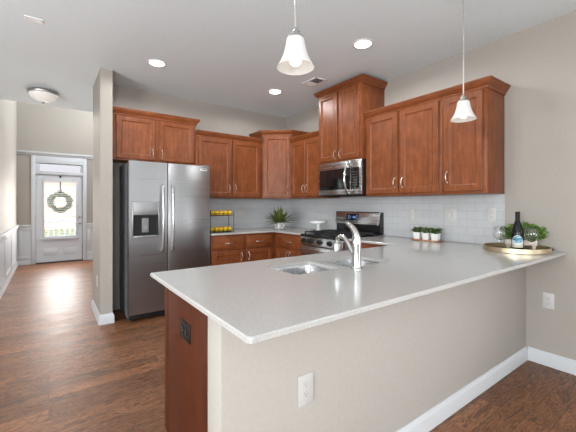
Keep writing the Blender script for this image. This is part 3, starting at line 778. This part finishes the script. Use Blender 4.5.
b = bmn(); fbox(b, fr, 0.10, rw-.10, 0.32, 0.66, 0.035, 0.0425, 0.002); obj('oven_window', b, M_blackglass, od)
b = bmn(); tube(b, [fr(0.05, 0.735, 0.088), fr(rw-.05, 0.735, 0.088)], 0.013, 12)
for u in (0.075, rw-.075): tube(b, [fr(u, 0.735, 0.04), fr(u, 0.735, 0.088)], 0.009, 8)
obj('oven_handle', b, M_chrome, od)
b = bmn(); fbox(b, fr, 0.004, rw-.004, 0.095, 0.205, 0.001, 0.035, 0.004); obj('drawer', b, M_steel, rg)
for u0, u1 in ((0.02, rw/3-.005), (rw/3+.005, 2*rw/3-.005), (2*rw/3+.005, rw-.02)):
    b = bmn(); g0, g1 = -.50, -.015
    for n in (g0, g1-.012, (g0+g1)/2-.006): fbox(b, fr, u0, u1, 0.938, 0.952, n, n+.012, 0.002)
    for u in (u0, u1-.012, (u0+u1)/2-.006): fbox(b, fr, u, u+.012, 0.938, 0.952, g0, g1, 0.002)
    for u in (u0, u1-.012):
        for n in (g0, g1-.012): fbox(b, fr, u, u+.012, 0.922, 0.94, n, n+.012)
    for n in (g0+.12, g1-.12):                           # finger bars, proud of the frame
        fbox(b, fr, u0+.03, u1-.03, 0.95, 0.96, n-.006, n+.006, 0.002)
    obj('grate', b, M_blackmatt, ct)
for u, n in ((0.13, -.13), (0.13, -.38), (rw/2, -.25), (rw-.13, -.13), (rw-.13, -.38)):
    b = bmn(); lathe(b, [(0.05, 0), (0.05, 0.008), (0.034, 0.010), (0.034, 0.017), (0.02, 0.019)], fr(u, 0.922, n), 20); obj('burner', b, M_blackmatt, ct)
# backguard: black lower riser, sloped stainless control panel
d0 = -(XR-RX-.012)
b = bmn(); fbox(b, fr, 0, rw, 0.923, 1.185, d0, d0+.062, 0.003); bgd = obj('backguard', b, M_black, rg)
b = bmn()
hexa(b, [fr(0.012, 1.038, d0+.063), fr(rw-.012, 1.038, d0+.063), fr(rw-.012, 1.038, d0+.098), fr(0.012, 1.038, d0+.098), fr(0.0, 1.192, d0+.03), fr(rw, 1.192, d0+.03), fr(rw, 1.192, d0+.070), fr(0.0, 1.192, d0+.070)], 0.004)
scp = obj('control_panel', b, M_steel, rg)
U_ = fr.U; p0 = fr(0, 1.038, d0+.098); p1 = fr(0, 1.192, d0+.070); Vd = (p1-p0).normalized(); Nd3 = U_.cross(Vd)
if Nd3.x > 0: Nd3 = -Nd3
f2 = Fr(p0, U_, Nd3, Vd)
b = bmn(); fbox(b, f2, rw*.285, rw*.565, 0.042, 0.128, -.003, 0.002, 0.001); dp = obj('display', b, M_display, scp)
for u, v, a, c in ((.43, .07, .05, .022), (.32, .09, .02, .008), (.32, .07, .02, .008), (.32, .05, .02, .008), (.36, .08, .02, .008), (.36, .06, .02, .008), (.51, .095, .02, .008), (.51, .075, .02, .008), (.53, .05, .02, .008)):
    b = bmn(); fbox(b, f2, rw*u-.0, rw*u+a, v+.014-c/2, v+.014+c/2, 0.002, 0.0026); obj('indicator', b, M_digits, scp)

# ------------------------------------------------------------------ outlets and switches
def outlet(label, fr, kind='duplex', m=M_plastic, gangs=1, sm=M_slot, name='wall_outlet', cat='outlet'):
    hw = 0.039 + 0.023*(gangs-1); hh = 0.062
    t = thing(name, label, cat, fr(0, 0, 0))
    b = bmn(); fbox(b, fr, -hw, hw, -hh, hh, 0, 0.006, 0.003); p = obj('plate', b, m, t)
    for g in range(gangs):
        uc = (g-(gangs-1)/2)*0.046
        if kind == 'duplex':
            for vc in (-0.0195, 0.0195):
                b = bmn(); ring_loft(b, [[fr(uc+x, vc+y, n) for x, y in rrect(-.0165, .0165, -.0145, .0145, .010)] for n in (0.005, 0.0085)]); q = obj('receptacle', b, m, t)
                b = bmn()
                fbox(b, fr, uc-.0075, uc-.0055, vc-.001, vc+.008, 0.008, 0.0088); fbox(b, fr, uc+.0055, uc+.0075, vc-.001, vc+.007, 0.008, 0.0088)
                lathe(b, [(0.0026, 0), (0.0026, 0.0008)], fr(uc, vc-.007, 0.008), 10, fr.N); obj('slots', b, sm, q)
        else:
            b = bmn(); fbox(b, fr, uc-.016, uc+.016, -.032, .032, 0.005, 0.009, 0.002); obj('rocker', b, m, t)
    return t
frW = lambda y, z: Fr((XR, y, z), (0, -1, 0), (-1, 0, 0))
frT = lambda y, z: Fr((XR-.008, y, z), (0, -1, 0), (-1, 0, 0))
outlet('white duplex outlet on the front of the peninsula half wall', Fr((0.847, YP, 0.522), (1, 0, 0), (0, -1, 0)))
outlet('white duplex outlet low on the beige wall past the peninsula', frW(0.896, 0.515))
outlet('black duplex outlet on the cherry end panel', Fr((PX-.008, 1.40, 0.735), (0, 0, 1), (-1, 0, 0), (0, 1, 0)), m=M_blackplastic, sm=mat('slot_grey', (0.12, 0.12, 0.12), 0.5))
outlet('single white wall switch on the tiles, nearest the range', frT(2.106, 1.165), 'switch', name='wall_switch', cat='switch')
outlet('double white wall switch on the tiles above the small potted plants', frT(1.676, 1.176), 'switch', gangs=2, name='wall_switch', cat='switch')
outlet('white duplex outlet near the end of the backsplash, above the brass tray', frT(1.306, 1.185))
outlet('white duplex outlet on the back tiles, right of the lemon rack', Fr((2.36, YB-.008, 1.15), (1, 0, 0), (0, -1, 0)), gangs=2)
outlet('white outlet on the hall side of the wall end beside the fridge', Fr((0.44, 4.25, 0.42), (0, -1, 0), (-1, 0, 0)))

# ------------------------------------------------------------------ ceiling fittings
def downlight(label, x, y):
    t = thing('ceiling_downlight', label, 'ceiling light', (x, y, CZ), 'recessed ceiling lights')
    b = bmn(); lathe(b, [(0.095, 0), (0.095, 0.003), (0.090, 0.005), (0.074, 0.004), (0.074, 0.0)], (x, y, CZ), 32, (0, 0, -1), True, True); obj('trim_ring', b, M_fitting, t)
    b = bmn(); lathe(b, [(0.073, 0), (0.068, 0.004), (0.02, 0.007)], (x, y, CZ-.0042), 28, (0, 0, -1)); obj('lens', b, M_lamp, t)
    d = bpy.data.lights.new('downlight_glow', 'SPOT'); d.energy = 20; d.color = (0.98, 0.98, 0.98); d.spot_size = math.radians(174); d.spot_blend = 0.25; d.shadow_soft_size = 0.05
    o = bpy.data.objects.new('downlight_glow', d); C.objects.link(o); o.parent = t; o.location = (0, 0, -0.02)
downlight('recessed ceiling light over the peninsula, between the two pendants', 2.304, 2.015)
downlight('recessed ceiling light in front of the corner cabinets', 2.355, 3.527)
downlight('recessed ceiling light in front of the fridge cabinet', 0.899, 3.531)
downlight('recessed ceiling light above the fridge end of the peninsula', 0.899, 1.95)
downlight('recessed ceiling light above the open floor beside the peninsula', -0.6, 1.95)

vt = thing('ceiling_vent', 'white ceiling air vent with dark louvres near the tall cabinet', 'vent', (2.545, 2.975, CZ))
b = bmn(); x0, x1, y0, y1 = 2.455, 2.635, 2.84, 3.11
for a in ((x0, x0+.025, y0, y1), (x1-.025, x1, y0, y1), (x0, x1, y0, y0+.025), (x0, x1, y1-.025, y1)): box(b, *a, CZ-.008, CZ, 0.002)
obj('frame', b, M_fitting, vt)
b = bmn(); box(b, x0+.02, x1-.02, y0+.02, y1-.02, CZ-.002, CZ-.0005); obj('duct', b, mat('duct_dark', (0.10, 0.11, 0.12), 0.8), vt)
b = bmn()
for i in range(12):
    yy = y0+.035+i*.0185; s = 0.010 if i > 5 else -0.010
    hexa(b, [(x0+.022, yy, CZ-.003), (x1-.022, yy, CZ-.003), (x1-.022, yy+.002, CZ-.003), (x0+.022, yy+.002, CZ-.003), (x0+.022, yy+s, CZ-.010), (x1-.022, yy+s, CZ-.010), (x1-.022, yy+s+.002, CZ-.010), (x0+.022, yy+s+.002, CZ-.010)])
obj('louvres', b, M_fitting, vt)
b = bmn(); box(b, -0.155, -0.035, 3.235, 3.305, CZ-.006, CZ, 0.002)
cpl = thing('ceiling_cover_plate', 'small white rectangular cover plate on the ceiling near the hall', 'cover plate', (-0.095, 3.27, CZ)); obj('plate', b, M_fitting, cpl)
b = bmn()
for x in (-0.143, -0.047): lathe(b, [(0.004, 0), (0.003, 0.0015)], (x, 3.27, CZ-.006), 10, (0, 0, -1))
obj('screws', b, M_greynickel, cpl)

# hall flush mount
fx, fy = -0.06, 5.25
fm = thing('flush_mount_light', 'round frosted glass ceiling light with nickel rim in the hall', 'ceiling light', (fx, fy, CZ))
b = bmn(); lathe(b, [(0.09, 0), (0.160, 0.012), (0.172, 0.028), (0.168, 0.042), (0.155, 0.047)], (fx, fy, CZ), 32, (0, 0, -1)); obj('rim', b, M_greynickel, fm)
b = bmn(); lathe(b, [(0.153, 0.042), (0.148, 0.062), (0.13, 0.092), (0.095, 0.118), (0.052, 0.135), (0.01, 0.14)], (fx, fy, CZ), 32, (0, 0, -1)); obj('bowl', b, M_bowl, fm)
b = bmn(); lathe(b, [(0.016, 0.138), (0.014, 0.148), (0.008, 0.153), (0.009, 0.160), (0.003, 0.167)], (fx, fy, CZ), 14, (0, 0, -1)); obj('finial', b, M_greynickel, fm)
d = bpy.data.lights.new('hall_light_glow', 'SPOT'); d.spot_size = math.radians(165); d.spot_blend = 0.3; d.energy = 22; d.color = (1, 0.93, 0.84); d.shadow_soft_size = 0.1
o = bpy.data.objects.new('hall_light_glow', d); C.objects.link(o); o.parent = fm; o.location = (0, 0, -0.19)

# pendants
def pendant(label, x, y, zb):
    t = thing('pendant_light', label, 'pendant light', (x, y, CZ), 'pendants over the peninsula')
    b = bmn(); lathe(b, [(0.062, 0), (0.062, 0.006), (0.045, 0.018), (0.012, 0.026)], (x, y, CZ), 24, (0, 0, -1)); obj('canopy', b, M_nickel, t)
    b = bmn(); tube(b, [(x, y, zb+.160), (x, y, CZ-.02)], 0.0042, 8); obj('rod', b, M_nickel, t)
    b = bmn(); lathe(b, [(0.006, 0.172), (0.010, 0.160), (0.018, 0.155), (0.020, 0.139), (0.032, 0.132), (0.036, 0.122), (0.030, 0.120)], (x, y, zb), 20); obj('socket_cap', b, M_greynickel, t)
    outp = [(0.033, 0.127), (0.038, 0.120), (0.041, 0.100), (0.046, 0.076), (0.054, 0.050), (0.066, 0.024), (0.077, 0.007), (0.0815, 0.0)]
    prof = outp + [(r-.003, z+.0005) for r, z in reversed(outp)]
    b = bmn(); lathe(b, prof, (x, y, zb), 36, cap0=False, cap1=False); obj('shade', b, M_shade, t)
    b = bmn(); blob(b, (x, y, zb+.034), 0.027, 3); lathe(b, [(0.016, 0.054), (0.013, 0.065), (0.013, 0.08)], (x, y, zb), 14); obj('bulb', b, M_bulb, t)
    return t
p1_ = pendant('pendant light hanging nearest the fridge end of the peninsula, frosted bell shade', 0.853, 1.12, 1.860)
copy_tree(p1_, (2.303, 1.12, CZ), 'pendant light in front of the end wall cabinet, frosted bell shade')

# ------------------------------------------------------------------ things on the counters
Z = ZC1 + 0.0005
# tray with bottle, glasses and planter
TX, TY = 2.965, 1.040; TR = 0.222
tr = thing('serving_tray', 'round brass serving tray on the end of the peninsula countertop', 'tray', (TX, TY, Z))
b = bmn(); lathe(b, [(TR-.004, 0), (TR, 0.003), (TR, 0.036), (TR-.003, 0.038), (TR-.006, 0.036), (TR-.006, 0.007), (TR-.006, 0.005)], (TX, TY, Z), 64, cap0=False, cap1=False); obj('rim', b, M_brass, tr)
b = bmn(); lathe(b, [(TR-.004, 0.0), (TR-.005, 0.006)], (TX, TY, Z), 48); obj('tray_base', b, M_mirror, tr)
ha = math.radians(-55); hd = Vector((math.cos(ha), math.sin(ha), 0)); hp = Vector((TX, TY, Z)) + hd*TR; ht = Vector((-hd.y, hd.x, 0))
b = bmn(); tube(b, curve([hp-ht*.03+Vector((0, 0, .02)), hp-ht*.02+hd*.016+Vector((0, 0, .022)), hp+ht*.02+hd*.016+Vector((0, 0, .022)), hp+ht*.03+Vector((0, 0, .02))], 5), 0.005, 8); obj('handle', b, M_blackmatt, tr)
ZT = Z + 0.0065
bx_, by_ = 3.005, 1.040
bt = thing('wine_bottle', 'dark wine bottle with a blue wave label standing on the brass tray', 'bottle', (bx_, by_, ZT))
b = bmn(); lathe(b, [(0.034, 0), (0.040, 0.004), (0.041, 0.02), (0.041, 0.115), (0.039, 0.14), (0.033, 0.17), (0.025, 0.20), (0.0175, 0.225), (0.0145, 0.24), (0.0145, 0.29)], (bx_, by_, ZT), 32); obj('glass_body', b, M_bottle, bt)
b = bmn(); lathe(b, [(0.0155, 0.235), (0.0158, 0.28), (0.0165, 0.284), (0.0165, 0.297), (0.014, 0.299)], (bx_, by_, ZT), 24); obj('capsule', b, M_capsule, bt)
def patch(bm, c, r, a0, a1, zlo, zhi, n=22):
    vs = []
    for i in range(n+1):
        t = i/n; a = a0+(a1-a0)*t; p = (c[0]+r*math.cos(a), c[1]+r*math.sin(a))
        vs.append((bm.verts.new((*p, c[2]+zlo(t))), bm.verts.new((*p, c[2]+max(zlo(t)+1e-4, zhi(t))))))
    for (a, b_), (c_, d_) in zip(vs, vs[1:]): bm.faces.new((a, c_, d_, b_))
fa_ = math.atan2(-by_, -bx_)
arch = lambda t: 0.062 + 0.052*math.sqrt(max(0, 1-(2*t-1)**2))
b = bmn(); patch(b, (bx_, by_, ZT), 0.0414, fa_-1.05, fa_+1.05, lambda t: 0.018, arch); lb = obj('bottle_label', b, M_label, bt)
b = bmn(); patch(b, (bx_, by_, ZT), 0.0417, fa_-0.85, fa_+0.85, lambda t: 0.082-0.026*math.sqrt(max(0, 1-(2*t-1)**2)), lambda t: 0.082+0.026*math.sqrt(max(0, 1-(2*t-1)**2))); obj('label_art', b, M_wave, lb)
b = bmn(); patch(b, (bx_, by_, ZT), 0.0416, fa_-1.05, fa_+1.05, lambda t: 0.018, lambda t: 0.040); obj('label_band', b, M_band, lb)
def wineglass(label, x, y, s=1.14):
    t = thing('wine_glass', label, 'glass', (x, y, ZT), 'wine glasses on the brass tray')
    bowl = [(0.005, 0.062), (0.018, 0.066), (0.034, 0.078), (0.042, 0.098), (0.043, 0.115), (0.038, 0.142), (0.034, 0.152)]
    b = bmn(); lathe(b, [(r*s, z*s) for r, z in bowl] + [((r-.0012)*s, (z+.0008)*s) for r, z in reversed(bowl[1:])], (x, y, ZT), 28, cap1=True); obj('bowl', b, M_glass, t)
    b = bmn(); lathe(b, [(0.004*s, 0.006*s), (0.0036*s, 0.03*s), (0.0045*s, 0.061*s)], (x, y, ZT), 12); obj('stem', b, M_glass, t)
    b = bmn(); lathe(b, [(0.034*s, 0), (0.034*s, 0.0015*s), (0.012*s, 0.004*s), (0.004*s, 0.0065*s)], (x, y, ZT), 28); obj('foot', b, M_glass, t)
    return t
wineglass('stemmed wine glass on the tray to the backsplash side of the bottle', 2.930, 1.138)
wineglass('stemmed wine glass on the tray between bottle and outer wall', 2.975, 0.940)
# planter with feet behind the bottle
pl = thing('planter_box', 'pale wooden planter on feet with bushy green plant behind the bottle', 'plant', (3.085, 1.035, ZT))
frp = Fr((3.095, 1.05, ZT), (0.42, -0.91, 0), (-0.91, -0.42, 0))
b = bmn(); fbox(b, frp, -.105, .105, 0.028, 0.072, -.033, .033, 0.003); obj('trough', b, M_whitewash, pl)
b = bmn(); fbox(b, frp, -.097, .097, 0.0722, 0.075, -.027, .027); obj('soil', b, M_soil, pl)
for u in (-.085, .085):
    for n_ in (-.02, .02):
        b = bmn(); fbox(b, frp, u-.011, u+.011, 0.0, 0.0285, n_-.009, n_+.009, 0.002); obj('foot', b, M_whitewash, pl)
b = bmn()
for i in range(620):
    u = random.uniform(-.145, .145); n_ = random.uniform(-.03, .05)
    p = frp(u*.8, 0.07, n_*.5); hh = random.uniform(.02, .145)*(1-0.35*abs(u)/.145)
    q = frp(u+.012, 0.07+hh, n_)
    d = Vector((random.uniform(-1, 1), random.uniform(-1, 1), random.uniform(-.1, .9))).normalized()
    if min((Vector((q.x, q.y)) - Vector((bx_, by_))).length, (Vector((q.x+d.x*.038, q.y+d.y*.038)) - Vector((bx_, by_))).length) < 0.05: continue
    leaf(b, q, d, random.uniform(.024, .040), random.uniform(.014, .021), 0.3, (0.1, 0.2, 1), 3)
    if i % 6 == 0: tube(b, [p, q], 0.0012, 4)
obj('foliage', b, M_fern, pl)

# three small potted succulents on a wooden board
bd_ = thing('wooden_board', 'narrow wooden board under three small white pots by the backsplash', 'board', (3.05, 1.835, Z))
b = bmn(); box(b, 3.00, 3.10, 1.700, 1.990, Z, Z+.014, 0.003); obj('board_top', b, M_traywood, bd_)
tag(bd_, 'narrow wooden board under three small white pots by the backsplash', 'board')
def succulent(label, x, y, seed, lo, hi):
    rnd = random.Random(seed); z = Z+.0145
    t = thing('potted_plant', label, 'plant', (x, y, z), 'small white potted plants on the board')
    b = bmn(); ring_loft(b, [[(x+px*s, y+py*s, z+h) for px, py in rrect(-.038, .038, -.038, .038, .014, 4)] for s, h in ((0.80, 0), (0.84, 0.003), (1.0, 0.062), (1.0, 0.067), (0.90, 0.067), (0.88, 0.058))]); obj('pot', b, M_ceramic, t)
    b = bmn()
    for k in range(170):
        a = rnd.uniform(0, 2*PI); el = rnd.uniform(-0.1, 1.1); rr = rnd.uniform(.0, .034)
        p = (x+math.cos(a)*rr, y+math.sin(a)*rr, z+.060+rnd.uniform(0, .040))
        if not lo < p[1]-y + math.sin(a)*math.cos(el)*.045 < hi: continue
        leaf(b, p, (math.cos(a)*math.cos(el), math.sin(a)*math.cos(el), math.sin(el)), rnd.uniform(.028, .050), .018, 0.1, (0, 0.1, 1), 3)
    obj('foliage', b, M_succ, t)
succulent('small leafy plant in white pot, at the range end of the board', 3.05, 1.940, 1, -.047, .09)
succulent('small leafy plant in white pot, middle one of three on the board', 3.05, 1.845, 2, -.047, .047)
succulent('small leafy plant in white pot, at the wine bottle end of the board', 3.05, 1.750, 3, -.09, .047)

# corner agave
ax_, ay_ = 2.715, 3.945
ag = thing('potted_agave', 'spiky green plant in a white pot with black cross pattern in the counter corner', 'plant', (ax_, ay_, Z))
hw = 0.052
b = bmn(); ring_loft(b, [[(ax_+px, ay_+py, Z+h) for px, py in rrect(-hw*s, hw*s, -hw*s, hw*s, .008, 3)] for s, h in ((0.97, 0.0), (1, 0.004), (1, 0.112), (0.90, 0.112), (0.90, 0.100))]); pt = obj('pot', b, M_ceramic, ag)
for Nn, Un in (((0, -1, 0), (1, 0, 0)), ((-1, 0, 0), (0, -1, 0))):
    f3 = Fr(Vector((ax_, ay_, Z)) + Vector(Nn)*hw, Un, Nn); b = bmn()
    for s in (1, -1):
        hexa(b, [f3(-.038-.004, .058-s*.040, n_) for n_ in (0,)] + [f3(-.038+.004, .058-s*.040, 0), f3(.038+.004, .058+s*.040, 0), f3(.038-.004, .058+s*.040, 0)] +
                [f3(-.038-.004, .058-s*.040, .0012), f3(-.038+.004, .058-s*.040, .0012), f3(.038+.004, .058+s*.040, .0012), f3(.038-.004, .058+s*.040, .0012)])
    fbox(b, f3, -.045, .045, 0.004, 0.014, 0, .0012); fbox(b, f3, -.045, .045, 0.102, 0.108, 0, .0012)
    obj('pot_pattern', b, M_blackmatt, pt)
b = bmn(); lathe(b, [(0.045, 0), (0.04, 0.002)], (ax_, ay_, Z+.100), 16); obj('soil', b, M_soil, ag)
b = bmn()
rnd = random.Random(5)
for k in range(60):
    a = k*2.39996; t = k/60; el = 1.45-1.25*t + rnd.uniform(-.1, .1)
    p = (ax_+math.cos(a)*.03*t, ay_+math.sin(a)*.03*t, Z+.10)
    leaf(b, p, (math.cos(a)*math.cos(el), math.sin(a)*math.cos(el), math.sin(el)), rnd.uniform(.19, .26), .046, 0.28*t, (0, 0.05, 1), 6)
obj('foliage', b, M_agave, ag)

# cake stand
cx_, cy_ = 2.99, 3.41
ck = thing('cake_stand', 'white pedestal cake stand on the counter left of the range', 'cake stand', (cx_, cy_, Z))
b = bmn(); lathe(b, [(0.06, 0), (0.06, 0.005), (0.035, 0.014), (0.020, 0.03), (0.017, 0.06), (0.022, 0.098), (0.03, 0.106)], (cx_, cy_, Z), 28); obj('pedestal', b, M_ceramic, ck)
b = bmn(); lathe(b, [(0.03, 0.105), (0.110, 0.110), (0.118, 0.117), (0.118, 0.134), (0.113, 0.134), (0.110, 0.120), (0.02, 0.118)], (cx_, cy_, Z), 36); obj('plate', b, M_ceramic, ck)

# two-tier rack with lemons
rk = thing('fruit_rack', 'black two-tier wire rack holding lemons beside the fridge', 'rack', (1.81, 4.02, Z))
rx0, rx1, ry0, ry1 = 1.648, 1.972, 3.93, 4.085
tiers = (Z+.012, Z+.222)
for k, zt in enumerate(tiers):
    b = bmn()
    for zz in (zt, zt+.028):
        tube(b, [(x, y, zz) for x, y in rrect(rx0, rx1, ry0, ry1, .015, 3)] + [(rx1-.015, ry0, zz)], 0.003, 6)
    for i in range(1, 12): y = ry0+(ry1-ry0)*i/12; tube(b, [(rx0, y, zt), (rx1, y, zt)], 0.0018, 5)
    for i in range(1, 8): x = rx0+(rx1-rx0)*i/8; tube(b, [(x, ry0, zt), (x, ry1, zt)], 0.0018, 5)
    obj('basket', b, M_wire, rk)
for x in (rx0, rx1):
    for y in (ry0, ry1):
        b = bmn(); tube(b, [(x, y, Z+.002), (x, y, Z+.290)], 0.0045, 8); blob(b, (x, y, Z+.006), .0065, 1); obj('post', b, M_wire, rk)
nth = ['at the open end', 'second from the open end', 'third from the open end', 'fourth from the open end', 'hard by the fridge']
rnd = random.Random(11)
for k, zt in enumerate(tiers):
    for row in range(2):
        for i in range(5):
            x = rx1-.036-i*.0625; y = ry0+.043+row*.068; c = (x, y, zt+.0325)
            b = bmn()
            prof = [(0.004, -.034), (0.009, -.031), (0.020, -.024), (0.028, -.012), (0.030, 0), (0.028, .012), (0.020, .024), (0.009, .031), (0.004, .034)]
            dr = Vector((rnd.uniform(-.1, .1), 1, rnd.uniform(-.1, .1))).normalized()
            lathe(b, prof, c, 16, dr)
            tag(obj('lemon', b, M_lemon, loc=c), 'yellow lemon in the %s row of the %s rack tier, %s' % (('front', 'back')[row], ('lower', 'upper')[k], nth[i]), 'lemon', 'lemons on the rack')
